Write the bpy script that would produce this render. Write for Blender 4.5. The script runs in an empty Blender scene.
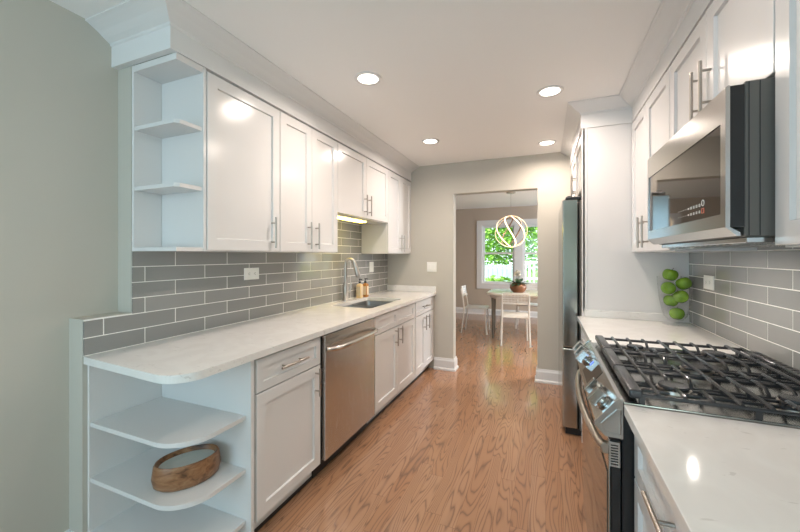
import bpy, bmesh, math, random
from mathutils import Vector, Matrix
random.seed(7)
SC = bpy.context.scene
COL = SC.collection

# ------------------------------------------------------------------ camera
cam = bpy.data.cameras.new('camera'); camo = bpy.data.objects.new('camera', cam); COL.objects.link(camo)
camo.location = (0, 0, 1.351)
camo.rotation_euler = (math.radians(90), 0, math.radians(22.447))
cam.sensor_width = 36; cam.lens = 352.264 / 800 * 36; cam.shift_y = -10.33 / 800
cam.clip_start = 0.02
SC.camera = camo
# ------------------------------------------------------------------ world, sun, large lights, exposure
W = bpy.data.worlds.new('world'); SC.world = W; W.use_nodes = True
bg = W.node_tree.nodes['Background']; bg.inputs[0].default_value = (0.80, 0.90, 1.0, 1); bg.inputs[1].default_value = 3.0
sun = bpy.data.lights.new('sun', 'SUN'); suno = bpy.data.objects.new('sun', sun); COL.objects.link(suno)
sun.energy = 9.0; sun.angle = 0.02; sun.color = (1, .95, .85)
suno.rotation_euler = (math.radians(38), 0, math.radians(-20))
def area(name, loc, rot, sx, sy, power, color, spread=180, shape='RECTANGLE'):
    l = bpy.data.lights.new(name, 'AREA'); l.shape = shape; l.size = sx; l.size_y = sy
    l.energy = power; l.color = color; l.spread = math.radians(spread)
    o = bpy.data.objects.new(name, l); COL.objects.link(o); o.location = loc; o.rotation_euler = rot
    return o
# daylight coming in through the big rear window behind the camera
area('daylight_rear_window', (-1.05, -1.93, 1.35), (math.radians(90), 0, 0), 1.5, 1.8, 24, (0.37, 0.74, 0.98))
area('side_fill_light', (.80, -1.0, 1.5), (0, math.radians(90), 0), 1.2, 1.3, 13, (0.70, 1.0, 0.86))  # added fill from an invented side opening, lighting the left wall
# fill light added by the windowless right wall to brighten the dining room
area('dining_fill_light', (3.3, 6.4, 1.45), (0, math.radians(90), 0), 1.3, 1.6, 120, (0.70, 0.86, 1.0))
SC.view_settings.view_transform = 'Standard'; SC.view_settings.look = 'None'
SC.view_settings.exposure = 0.12; SC.view_settings.gamma = 1.0; SC.view_settings.use_curve_mapping = False
CAN_W = 9.0

# ------------------------------------------------------------------ materials
def newmat(name):
    m = bpy.data.materials.new(name); m.use_nodes = True
    return m, m.node_tree.nodes, m.node_tree.links, m.node_tree.nodes['Principled BSDF']
def plain(name, col, rough=.5, metal=0., coat=0., noise=0., nscale=20., spec=.5, bump=0., bscale=200.):
    m, N, L, B = newmat(name)
    B.inputs['Base Color'].default_value = (*col, 1); B.inputs['Roughness'].default_value = rough
    B.inputs['Metallic'].default_value = metal; B.inputs['Coat Weight'].default_value = coat
    B.inputs['Coat Roughness'].default_value = .08; B.inputs['Specular IOR Level'].default_value = spec
    tc = N.new('ShaderNodeTexCoord')
    if noise:
        n = N.new('ShaderNodeTexNoise'); n.inputs['Scale'].default_value = nscale; n.inputs['Detail'].default_value = 4
        L.new(tc.outputs['Object'], n.inputs['Vector'])
        mp = N.new('ShaderNodeMapRange'); mp.inputs['To Min'].default_value = 1 - noise; mp.inputs['To Max'].default_value = 1 + noise
        L.new(n.outputs['Fac'], mp.inputs['Value'])
        mx = N.new('ShaderNodeVectorMath'); mx.operation = 'SCALE'; mx.inputs[0].default_value = col
        L.new(mp.outputs[0], mx.inputs['Scale']); L.new(mx.outputs[0], B.inputs['Base Color'])
    if bump:
        n = N.new('ShaderNodeTexNoise'); n.inputs['Scale'].default_value = bscale; n.inputs['Detail'].default_value = 2
        L.new(tc.outputs['Object'], n.inputs['Vector'])
        b = N.new('ShaderNodeBump'); b.inputs['Strength'].default_value = bump; b.inputs['Distance'].default_value = .002
        L.new(n.outputs['Fac'], b.inputs['Height']); L.new(b.outputs[0], B.inputs['Normal'])
    return m
def emit(name, col, s):
    m, N, L, B = newmat(name)
    B.inputs['Base Color'].default_value = (*col, 1); B.inputs['Emission Color'].default_value = (*col, 1)
    B.inputs['Emission Strength'].default_value = s
    return m
def steel(name, col, rough, stretch=(1, 1, 60), var=1.):
    m, N, L, B = newmat(name)
    B.inputs['Base Color'].default_value = (*col, 1); B.inputs['Metallic'].default_value = 1
    tc = N.new('ShaderNodeTexCoord'); mp = N.new('ShaderNodeMapping'); mp.inputs['Scale'].default_value = stretch
    n = N.new('ShaderNodeTexNoise'); n.inputs['Scale'].default_value = 12; n.inputs['Detail'].default_value = 3
    L.new(tc.outputs['Object'], mp.inputs[0]); L.new(mp.outputs[0], n.inputs['Vector'])
    r = N.new('ShaderNodeMapRange'); r.inputs['To Min'].default_value = rough * (1 - .25 * var); r.inputs['To Max'].default_value = rough * (1 + .3 * var)
    L.new(n.outputs['Fac'], r.inputs['Value']); L.new(r.outputs[0], B.inputs['Roughness'])
    return m
M = {}
M['wall'] = plain('greige_wall_paint', (.52, .49, .43), .75, bump=.05)
M['taupe'] = plain('taupe_dining_paint', (.50, .415, .335), .75, bump=.05)
M['ceil'] = plain('ceiling_paint', (.90, .885, .87), .85, bump=.05)
M['trim'] = plain('white_trim_paint', (.74, .725, .715), .4)
M['cab'] = plain('white_cabinet_paint', (.72, .70, .69), .2)
M['steel'] = steel('brushed_stainless', (.60, .585, .56), .24, (1, 60, 1))
M['steelx'] = steel('satin_stainless', (.50, .50, .485), .2, (1, 1, 1), .15)
M['sinksteel'] = steel('sink_stainless', (.30, .30, .30), .3, (1, 1, 1), .1)
M['fridge'] = steel('refrigerator_stainless', (.45, .47, .46), .16, (1, 1, 1), .1)
M['brightsteel'] = plain('polished_stainless', (.72, .70, .67), .18, 1)
M['nickel'] = plain('brushed_nickel', (.44, .40, .36), .3, 1)
M['grey'] = plain('grey_case_metal', (.13, .12, .108), .45, 0)
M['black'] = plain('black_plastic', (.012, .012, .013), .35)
M['iron'] = plain('cast_iron', (.06, .062, .068), .25, .45, noise=.2, bump=.15, bscale=400)
M['glassblk'] = plain('black_glass', (.045, .036, .028), .04, 0, spec=.9)
M['plate'] = plain('white_plastic_plate', (.85, .84, .80), .35)
M['grout'] = plain('pale_grout', (.88, .86, .82), .8)
M['mark'] = plain('printed_pale_mark', (.8, .8, .76), .5)
M['markred'] = plain('printed_red_mark', (.75, .2, .12), .5)
M['bluedig'] = emit('blue_display', (.12, .2, 1), 2)
M['can'] = emit('lamp_diffuser', (1, .95, .86), 6)
M['led'] = emit('yellow_led_strip', (1, .78, .12), 14)
M['ledw'] = emit('warm_led_band', (1, .78, .5), 2.6)
M['mwlamp'] = emit('microwave_lamp', (1, .95, .9), 14)
M['rose'] = plain('rose_metal_band', (.55, .36, .26), .35, .8)
M['chair'] = plain('white_chair_lacquer', (.78, .76, .72), .35)
M['ttop'] = plain('table_laminate', (.62, .53, .46), .18, noise=.06, nscale=8)
M['tleg'] = plain('table_leg_metal', (.16, .14, .11), .4, .3)
M['copper'] = plain('hammered_copper_glaze', (.28, .13, .07), .3, .35, noise=.5, nscale=14, bump=.6, bscale=40)
M['leafd'] = plain('dark_plant_leaf', (.05, .11, .05), .4)
M['petal'] = plain('cream_petal', (.85, .78, .66), .6)
M['wax'] = plain('candle_wax', (.62, .66, .62), .45, noise=.08, nscale=25)
M['apple'] = plain('green_apple_skin', (.15, .29, .016), .2, noise=.35, nscale=14)
M['stem'] = plain('brown_stem', (.12, .07, .03), .7)
M['soap1'] = plain('cream_soap_bottle', (.78, .56, .30), .3, noise=.1)
M['soap2'] = plain('amber_soap_bottle', (.42, .18, .05), .2)
M['label'] = plain('soap_label', (.70, .56, .38), .6)
M['leafa'] = plain('tree_leaf_bright', (.20, .42, .05), .5, noise=.5, nscale=1.5)
M['leafb'] = plain('tree_leaf_mid', (.11, .28, .05), .5, noise=.5, nscale=1.5)
M['bark'] = plain('bark', (.12, .08, .05), .9, noise=.3)
M['fence'] = plain('weathered_fence', (.34, .45, .48), .8, noise=.2, nscale=6)
M['whitefence'] = plain('white_picket_paint', (.85, .86, .87), .6)
M['lawn'] = plain('lawn', (.10, .22, .04), .9, noise=.4, nscale=8)

# quartz
m, N, L, B = newmat('white_quartz'); M['quartz'] = m
tc = N.new('ShaderNodeTexCoord')
n1 = N.new('ShaderNodeTexNoise'); n1.inputs['Scale'].default_value = 5; n1.inputs['Detail'].default_value = 8; n1.inputs['Distortion'].default_value = 1.5
L.new(tc.outputs['Object'], n1.inputs['Vector'])
r1 = N.new('ShaderNodeValToRGB'); cr = r1.color_ramp
cr.elements[0].position = .42; cr.elements[0].color = (.745, .72, .695, 1); cr.elements[1].position = .6; cr.elements[1].color = (.78, .76, .735, 1)
L.new(n1.outputs['Fac'], r1.inputs[0])
n2 = N.new('ShaderNodeTexNoise'); n2.inputs['Scale'].default_value = 16; n2.inputs['Detail'].default_value = 2; n2.inputs['Distortion'].default_value = 2.5
mpq = N.new('ShaderNodeMapping'); mpq.inputs['Scale'].default_value = (.55, 1.4, 1); mpq.inputs['Rotation'].default_value = (0, 0, .5)
L.new(tc.outputs['Object'], mpq.inputs[0]); L.new(mpq.outputs[0], n2.inputs['Vector'])
r2 = N.new('ShaderNodeValToRGB'); cr = r2.color_ramp
cr.elements[0].position = .30; cr.elements[0].color = (1, 1, 1, 1); cr.elements[1].position = .335; cr.elements[1].color = (0, 0, 0, 1)
L.new(n2.outputs['Fac'], r2.inputs[0])
mx = N.new('ShaderNodeMix'); mx.data_type = 'RGBA'
sc_ = N.new('ShaderNodeMath'); sc_.operation = 'MULTIPLY'; sc_.inputs[1].default_value = .35
L.new(r2.outputs[0], sc_.inputs[0]); L.new(sc_.outputs[0], mx.inputs[0]); L.new(r1.outputs[0], mx.inputs[6]); mx.inputs[7].default_value = (.45, .42, .39, 1)
L.new(mx.outputs[2], B.inputs['Base Color']); B.inputs['Roughness'].default_value = .07

# glazed tile, tone differs a little from tile to tile
m, N, L, B = newmat('grey_glazed_tile'); M['tile'] = m
g = N.new('ShaderNodeNewGeometry'); mr = N.new('ShaderNodeMapRange'); mr.inputs['To Min'].default_value = .88; mr.inputs['To Max'].default_value = 1.1
L.new(g.outputs['Random Per Island'], mr.inputs['Value'])
vs = N.new('ShaderNodeVectorMath'); vs.operation = 'SCALE'; vs.inputs[0].default_value = (.295, .29, .28)
L.new(mr.outputs[0], vs.inputs['Scale']); L.new(vs.outputs[0], B.inputs['Base Color'])
B.inputs['Roughness'].default_value = .07
tc = N.new('ShaderNodeTexCoord'); n = N.new('ShaderNodeTexNoise'); n.inputs['Scale'].default_value = 9
L.new(tc.outputs['Object'], n.inputs['Vector']); b = N.new('ShaderNodeBump'); b.inputs['Strength'].default_value = .12; b.inputs['Distance'].default_value = .01
L.new(n.outputs['Fac'], b.inputs['Height']); L.new(b.outputs[0], B.inputs['Normal'])

# oak strip floor, boards run along Y
m, N, L, B = newmat('oak_strip_floor'); M['floor'] = m
def math_(op, a, b=None, c=None):
    k = N.new('ShaderNodeMath'); k.operation = op
    for i, v in enumerate((a, b, c)):
        if v is None: continue
        if isinstance(v, (int, float)): k.inputs[i].default_value = v
        else: L.new(v, k.inputs[i])
    return k.outputs[0]
tc = N.new('ShaderNodeTexCoord'); sx = N.new('ShaderNodeSeparateXYZ'); L.new(tc.outputs['Object'], sx.inputs[0])
X, Y = sx.outputs[0], sx.outputs[1]
PW, PL = .083, 1.25
xs = math_('DIVIDE', X, PW); ix = math_('FLOOR', xs); fx = math_('FRACT', xs)
wn = N.new('ShaderNodeTexWhiteNoise'); wn.noise_dimensions = '1D'; L.new(ix, wn.inputs['W'])
ys = math_('ADD', math_('DIVIDE', Y, PL), math_('MULTIPLY', wn.outputs['Value'], 7.0)); iy = math_('FLOOR', ys); fy = math_('FRACT', ys)
cb = N.new('ShaderNodeCombineXYZ'); L.new(ix, cb.inputs[0]); L.new(iy, cb.inputs[1])
wn2 = N.new('ShaderNodeTexWhiteNoise'); wn2.noise_dimensions = '2D'; L.new(cb.outputs[0], wn2.inputs['Vector'])
rnd = wn2.outputs['Value']
gv = N.new('ShaderNodeCombineXYZ')
L.new(math_('ADD', math_('MULTIPLY', X, 9.0), math_('MULTIPLY', rnd, 37.0)), gv.inputs[0]); L.new(math_('MULTIPLY', Y, .9), gv.inputs[1]); L.new(math_('MULTIPLY', rnd, 91.0), gv.inputs[2])
gn = N.new('ShaderNodeTexNoise'); gn.inputs['Scale'].default_value = 1.0; gn.inputs['Detail'].default_value = 1.5; L.new(gv.outputs[0], gn.inputs['Vector'])
rings = math_('FRACT', math_('MULTIPLY', gn.outputs['Fac'], 20.0))
ring = math_('POWER', math_('ABSOLUTE', math_('SUBTRACT', math_('MULTIPLY', rings, 2.0), 1.0)), 4.0)
fv = N.new('ShaderNodeCombineXYZ'); L.new(math_('MULTIPLY', X, 260.0), fv.inputs[0]); L.new(math_('MULTIPLY', Y, 7.0), fv.inputs[1]); L.new(rnd, fv.inputs[2])
fn = N.new('ShaderNodeTexNoise'); fn.inputs['Detail'].default_value = 2; L.new(fv.outputs[0], fn.inputs['Vector'])
ringm = math_('MULTIPLY', ring, math_('MULTIPLY_ADD', fn.outputs['Fac'], 1.2, .2))
rampc = N.new('ShaderNodeValToRGB'); cr = rampc.color_ramp
cr.elements[0].color = (.36, .185, .10, 1); cr.elements[1].color = (.41, .225, .13, 1); e = cr.elements.new(.5); e.color = (.385, .205, .115, 1)
L.new(rnd, rampc.inputs[0])
mx = N.new('ShaderNodeMix'); mx.data_type = 'RGBA'; L.new(math_('MULTIPLY', ringm, 1.0), mx.inputs[0]); L.new(rampc.outputs[0], mx.inputs[6]); mx.inputs[7].default_value = (.135, .075, .048, 1)
gap = math_('MAXIMUM', math_('LESS_THAN', fx, .018), math_('LESS_THAN', fy, .0016))
mx2 = N.new('ShaderNodeMix'); mx2.data_type = 'RGBA'; L.new(math_('MULTIPLY', gap, .6), mx2.inputs[0]); L.new(mx.outputs[2], mx2.inputs[6]); mx2.inputs[7].default_value = (.10, .05, .025, 1)
L.new(mx2.outputs[2], B.inputs['Base Color'])
L.new(math_('MULTIPLY_ADD', fn.outputs['Fac'], .10, .13), B.inputs['Roughness']); B.inputs['Coat Weight'].default_value = .35; B.inputs['Coat Roughness'].default_value = .06
bp = N.new('ShaderNodeBump'); bp.inputs['Strength'].default_value = .12; bp.inputs['Distance'].default_value = .0015
L.new(math_('SUBTRACT', 1.0, math_('ADD', gap, math_('MULTIPLY', ringm, .3))), bp.inputs['Height']); L.new(bp.outputs[0], B.inputs['Normal'])

# wooden bowl
m, N, L, B = newmat('carved_wood'); M['wood'] = m
tc = N.new('ShaderNodeTexCoord'); mp = N.new('ShaderNodeMapping'); mp.inputs['Scale'].default_value = (3, 14, 20)
L.new(tc.outputs['Object'], mp.inputs[0]); n = N.new('ShaderNodeTexNoise'); n.inputs['Scale'].default_value = 2.2; n.inputs['Detail'].default_value = 6; n.inputs['Distortion'].default_value = .8
L.new(mp.outputs[0], n.inputs['Vector']); r = N.new('ShaderNodeValToRGB'); cr = r.color_ramp
cr.elements[0].position = .3; cr.elements[0].color = (.05, .02, .01, 1); cr.elements[1].position = .7; cr.elements[1].color = (.36, .19, .095, 1); e = cr.elements.new(.48); e.color = (.24, .105, .045, 1)
L.new(n.outputs['Fac'], r.inputs[0]); L.new(r.outputs[0], B.inputs['Base Color']); B.inputs['Roughness'].default_value = .38

# thin clear glass (window panes) and solid clear glass (vase)
m, N, L, B = newmat('window_glass'); M['pane'] = m
tr = N.new('ShaderNodeBsdfTransparent'); tr.inputs[0].default_value = (.96, .98, .97, 1); gl = N.new('ShaderNodeBsdfGlossy'); gl.inputs['Roughness'].default_value = .01
lw = N.new('ShaderNodeLayerWeight'); pw = N.new('ShaderNodeMath'); pw.operation = 'POWER'; pw.inputs[1].default_value = 3.5; L.new(lw.outputs['Facing'], pw.inputs[0])
fr = N.new('ShaderNodeMath'); fr.operation = 'MULTIPLY_ADD'; fr.inputs[1].default_value = .55; fr.inputs[2].default_value = .018; L.new(pw.outputs[0], fr.inputs[0]); ms = N.new('ShaderNodeMixShader')
L.new(fr.outputs[0], ms.inputs[0]); L.new(tr.outputs[0], ms.inputs[1]); L.new(gl.outputs[0], ms.inputs[2])
L.new(ms.outputs[0], N['Material Output'].inputs['Surface'])
m, N, L, B = newmat('clear_vase_glass'); M['glass'] = m
tr = N.new('ShaderNodeBsdfTransparent'); tr.inputs[0].default_value = (.995, .998, .997, 1); gl = N.new('ShaderNodeBsdfGlossy'); gl.inputs['Roughness'].default_value = .02
lw = N.new('ShaderNodeLayerWeight'); pw = N.new('ShaderNodeMath'); pw.operation = 'POWER'; pw.inputs[1].default_value = 3.5; L.new(lw.outputs['Facing'], pw.inputs[0])
fr = N.new('ShaderNodeMath'); fr.operation = 'MULTIPLY_ADD'; fr.inputs[1].default_value = .55; fr.inputs[2].default_value = .018; L.new(pw.outputs[0], fr.inputs[0]); ms = N.new('ShaderNodeMixShader')
L.new(fr.outputs[0], ms.inputs[0]); L.new(tr.outputs[0], ms.inputs[1]); L.new(gl.outputs[0], ms.inputs[2])
L.new(ms.outputs[0], N['Material Output'].inputs['Surface'])

# ------------------------------------------------------------------ mesh helpers (all coordinates are world metres)
def BM(): return bmesh.new()
def box(bm, x0, x1, y0, y1, z0, z1, bev=0., seg=1, mi=0):
    r = bmesh.ops.create_cube(bm, size=1)
    vs = r['verts']
    for v in vs: v.co = Vector(((x0 + x1) / 2 + v.co.x * (x1 - x0), (y0 + y1) / 2 + v.co.y * (y1 - y0), (z0 + z1) / 2 + v.co.z * (z1 - z0)))
    fs = set(f for v in vs for f in v.link_faces)
    for f in fs: f.material_index = mi
    if bev:
        es = list(set(e for v in vs for e in v.link_edges))
        rr = bmesh.ops.bevel(bm, geom=es, offset=bev, segments=seg, affect='EDGES', profile=.5)
        for f in rr['faces']: f.material_index = mi
    return vs
def ringface(bm, rings, close=True, cap0=False, cap1=False, mi=0):
    R = [[bm.verts.new(p) for p in r] for r in rings]
    n = len(R[0])
    for a, b in zip(R[:-1], R[1:]):
        for i in range(n if close else n - 1):
            j = (i + 1) % n
            try: bm.faces.new((a[i], a[j], b[j], b[i])).material_index = mi
            except ValueError: pass
    if cap0: bm.faces.new(R[0][::-1]).material_index = mi
    if cap1: bm.faces.new(R[-1]).material_index = mi
    return R
def frame_of(d):
    d = d.normalized(); up = Vector((0, 0, 1)) if abs(d.z) < .9 else Vector((1, 0, 0))
    a = d.cross(up).normalized(); return a, d.cross(a).normalized()
def tube(bm, pts, r, n=10, caps=True, mi=0):
    pts = [Vector(p) for p in pts]; rings = []
    a = None
    for i, p in enumerate(pts):
        d = (pts[min(i + 1, len(pts) - 1)] - pts[max(i - 1, 0)]).normalized()
        if a is None: a, _ = frame_of(d)
        a = (a - d * a.dot(d)).normalized(); b = d.cross(a)
        rr = r[i] if isinstance(r, (list, tuple)) else r
        rings.append([p + (a * math.cos(t) + b * math.sin(t)) * rr for t in [2 * math.pi * k / n for k in range(n)]])
    ringface(bm, rings, True, caps, caps, mi)
def ribbon(bm, pts, w, h, normals):
    rings = []
    for i, p in enumerate(pts):
        p = Vector(p); d = (Vector(pts[min(i + 1, len(pts) - 1)]) - Vector(pts[max(i - 1, 0)])).normalized()
        nn = Vector(normals[i]).normalized(); s = d.cross(nn).normalized()
        rings.append([p + s * w / 2 + nn * h / 2, p - s * w / 2 + nn * h / 2, p - s * w / 2 - nn * h / 2, p + s * w / 2 - nn * h / 2])
    ringface(bm, rings, True, True, True)
def lathe(bm, prof, c, n=32, sx=1, sy=1, rot=0, cap0=False, cap1=False, mi=0):
    rings = []
    for r, z in prof:
        rg = []
        for k in range(n):
            t = 2 * math.pi * k / n; x, y = r * sx * math.cos(t), r * sy * math.sin(t)
            rg.append((c[0] + x * math.cos(rot) - y * math.sin(rot), c[1] + x * math.sin(rot) + y * math.cos(rot), c[2] + z))
        rings.append(rg)
    return ringface(bm, rings, True, cap0, cap1, mi)
def prism(bm, poly, axis, a, b, mi=0):
    """extrude a 2-D outline along an axis. axis x: (y,z); y: (x,z); z: (x,y)"""
    def P(u, v, w): return {'x': (w, u, v), 'y': (u, w, v), 'z': (u, v, w)}[axis]
    ringface(bm, [[P(u, v, a) for u, v in poly], [P(u, v, b) for u, v in poly]], True, True, True, mi)
def sweep(bm, prof, path):
    """profile (out, z) swept round a list of mitred (x, y, dirx, diry) stations"""
    ringface(bm, [[(x + dx * o, y + dy * o, z) for o, z in prof] for x, y, dx, dy in path], True, True, True)
def setprops(o, label=None, cat=None, group=None, kind=None):
    if label: o['label'] = label
    if cat: o['category'] = cat
    if group: o['group'] = group
    if kind: o['kind'] = kind
    return o
ORG = {}
def thing(name, loc, label, cat, group=None):
    o = bpy.data.objects.new(name, None); COL.objects.link(o); o.location = loc; o.empty_display_size = .1
    ORG[o] = Vector(loc)
    return setprops(o, label, cat, group)
def obj(name, bm, mat, parent=None, smooth=False, origin=None, label=None):
    bmesh.ops.recalc_face_normals(bm, faces=bm.faces[:])
    org = ORG[parent] if parent is not None else (Vector(origin) if origin is not None else None)
    if org is None:
        xs = [v.co for v in bm.verts]
        org = Vector(((min(v.x for v in xs) + max(v.x for v in xs)) / 2, (min(v.y for v in xs) + max(v.y for v in xs)) / 2, min(v.z for v in xs)))
        if name == 'floor': org = Vector((0, 0, 0))
    bmesh.ops.translate(bm, verts=bm.verts[:], vec=-org)
    me = bpy.data.meshes.new(name); bm.to_mesh(me); bm.free()
    for mm in (mat if isinstance(mat, list) else [mat]): me.materials.append(M[mm])
    if smooth:
        for p in me.polygons: p.use_smooth = True
        me.set_sharp_from_angle(angle=math.radians(40))
    o = bpy.data.objects.new(name, me); COL.objects.link(o)
    if parent is not None: o.parent = parent
    else: o.location = org
    ORG[o] = org
    if label: o['label'] = label
    return o
def struct(name, bm, mat, parent=None, smooth=False):
    o = obj(name, bm, mat, parent, smooth)
    if parent is None: o['kind'] = 'structure'
    return o

def shaker(bm, sg, xf, y0, y1, z0, z1, st=.058, rec=.011, t=.02):
    c = .0015
    def ring(n, ins): return [(xf + sg * n, y0 + ins, z0 + ins), (xf + sg * n, y1 - ins, z0 + ins), (xf + sg * n, y1 - ins, z1 - ins), (xf + sg * n, y0 + ins, z1 - ins)]
    ringface(bm, [ring(-t, 0), ring(-c, 0), ring(0, c), ring(0, st), ring(-rec, st + .003)], True, True, True)
def pull(parent, sg, xf, p, length, vertical=True):
    """bar pull on a front facing sg*x; p = (y, z) centre"""
    bm = BM(); xb = xf + sg * .032; y, z = p; h = length / 2
    if vertical:
        tube(bm, [(xb, y, z - h), (xb, y, z + h)], .0062, 10)
        for s in (-1, 1): tube(bm, [(xf - sg * .001, y, z + s * h * .62), (xb, y, z + s * h * .62)], .0048, 8)
    else:
        tube(bm, [(xb, y - h, z), (xb, y + h, z)], .0062, 10)
        for s in (-1, 1): tube(bm, [(xf - sg * .001, y + s * h * .62, z), (xb, y + s * h * .62, z)], .0048, 8)
    obj('handle', bm, 'nickel', parent, True, label='brushed nickel bar handle')
def door(t, sg, xf, y0, y1, z0, z1, hy=None, hz=None, hl=.185, st=.058):
    bm = BM(); shaker(bm, sg, xf, y0 + .0015, y1 - .0015, z0, z1, st)
    d = obj('door', bm, 'cab', t)
    if hy is not None: pull(d, sg, xf, (hy, hz), hl)
def drawer(t, sg, xf, y0, y1, z0, z1, handle=True, hl=.2, name='drawer'):
    bm = BM(); shaker(bm, sg, xf, y0 + .0015, y1 - .0015, z0, z1, .042)
    d = obj(name, bm, 'cab', t)
    if handle: pull(d, sg, xf - sg * .009, ((y0 + y1) / 2, (z0 + z1) / 2), hl, False)
def carcass(t, x0, x1, y0, y1, z0, z1, name='carcass'):
    bm = BM(); box(bm, x0, x1, y0, y1, z0, z1, .001); obj(name, bm, 'cab', t)

XL, XR, YB, H = -1.844, .865, 4.058, 2.438
XG = -1.952           # painted wall plane beyond the furred-out tiled wall
YW = 8.2              # far wall of the dining room
# ------------------------------------------------------------------ setting
bm = BM(); box(bm, -3.2, 3.7, -2.3, YW + .2, -.1, 0); struct('floor', bm, 'floor')
bm = BM(); box(bm, -3.2, 3.7, -4.2, YW + .6, H, H + .12); struct('ceiling', bm, 'ceil')  # overhang past the rear wall added to keep the sun out
bm = BM(); box(bm, XG - .1, XG, -2.1, YB, 0, H); struct('wall_left', bm, 'wall')
bm = BM(); prism(bm, [(.883, 0), (YB, 0), (YB, H), (1.077, H), (1.077, 1.074), (.883, 1.074)], 'x', XG, XL - .006); struct('wall_left_furring', bm, 'wall')
bm = BM()
for a, b, c, d in ((-2.1, -1.65, 0, H), (-.35, YB, 0, H), (-1.65, -.35, 0, .9), (-1.65, -.35, 2.1, H)): box(bm, XR + .006, XR + .12, a, b, c, d)  # opening behind the camera invented for the side fill
struct('wall_right', bm, 'wall')
def holed_wall(bm, y0, y1, xs, zs, holes):
    """wall of cells; holes are (x0, x1, z0, z1)"""
    X_ = sorted(set(list(xs) + [v for h in holes for v in h[:2]])); Z_ = sorted(set(list(zs) + [v for h in holes for v in h[2:]]))
    for a, b in zip(X_[:-1], X_[1:]):
        run = None
        cells = []
        for c, d in zip(Z_[:-1], Z_[1:]):
            mxx, mz = (a + b) / 2, (c + d) / 2
            solid = not any(h[0] < mxx < h[1] and h[2] < mz < h[3] for h in holes)
            if solid:
                if run and abs(run[1] - c) < 1e-6: run[1] = d
                else:
                    run = [c, d]; cells.append(run)
            else: run = None
        for c, d in cells: box(bm, a, b, y0, y1, c, d)
DX0, DX1, DZ = -.999, -.08, 2.076
bm = BM(); holed_wall(bm, YB, YB + .12, (-3.1, 3.6), (0, H), [(DX0, DX1, 0, DZ)]); struct('wall_back', bm, 'wall')
W1 = (-1.36, .20, .70, 2.05); W2 = (1.35, 2.9, .70, 2.02)
bm = BM(); holed_wall(bm, YW, YW + .14, (-3.1, 3.6), (0, H), [W1, W2]); struct('wall_dining_far', bm, 'taupe')
bm = BM(); box(bm, -3.1, -3.0, YB + .12, YW, 0, H); struct('wall_dining_left', bm, 'taupe')
bm = BM(); box(bm, 3.5, 3.6, YB + .12, YW, 0, H); struct('wall_dining_right', bm, 'taupe')
RW = (-1.82, -.28, .42, 2.28)
bm = BM(); holed_wall(bm, -2.22, -2.1, (XG - .1, XR + .12), (0, H), [RW]); struct('wall_rear', bm, 'wall')

def baseboard(name, bmf): 
    bm = BM(); bmf(bm); struct(name, bm, 'trim')
def bb_prof(hh=.14, d=.016): return [(0, 0), (d + .012, 0), (d + .012, .018), (d + .004, .026), (d, .03), (d, hh - .03), (d - .007, hh - .012), (d - .009, hh), (0, hh)]
def bbl(bm):   # wraps the left jamb of the opening
    sweep(bm, bb_prof(), [(-1.232, YB, 0, -1), (DX0, YB, 1, -1), (DX0, YB + .12, 1, 1), (-3.0, YB + .12, 0, 1)])
baseboard('baseboard_back_left', bbl)
def bbr(bm): sweep(bm, bb_prof(), [(.60, YB, 0, -1), (DX1, YB, -1, -1), (DX1, YB + .12, -1, 1), (3.5, YB + .12, 0, 1)])
baseboard('baseboard_back_right', bbr)
def bbd(bm): sweep(bm, bb_prof(), [(-2.98, YW, 0, -1), (3.48, YW, 0, -1)])
baseboard('baseboard_dining_far', bbd)
def bbg(bm): sweep(bm, bb_prof(), [(XG, -2.08, 1, 0), (XG, .883, 1, -1), (XL - .006, .883, 0, -1)])
baseboard('baseboard_left', bbg)

# crown and frieze mouldings
ZF0, ZF1 = 2.267, 2.369
def crown_prof(p, fr=.014): return [(0, ZF0), (fr, ZF0), (fr, ZF1 - .004), (fr + .006, ZF1), (fr + .008, ZF1 + .008), (fr + .03, ZF1 + .02), (fr + .055, ZF1 + .037), (p - .012, H - .012), (p, H - .008), (p, H - .001), (0, H - .001)]
bm = BM(); pf = crown_prof(.136, .0295)
sweep(bm, pf, [(XG, 1.0775, 0, -1), (-1.5565, 1.0775, 1, -1), (-1.5565, YB, 1, 0)]); struct('trim_crown_left', bm, 'trim')
bm = BM(); pf = crown_prof(.105)
sweep(bm, pf, [(.562, .35, -1, 0), (.562, 2.86, -1, -1), (.25, 2.86, -1, -1), (.25, YB, -1, 0)]); struct('trim_crown_right', bm, 'trim')

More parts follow.
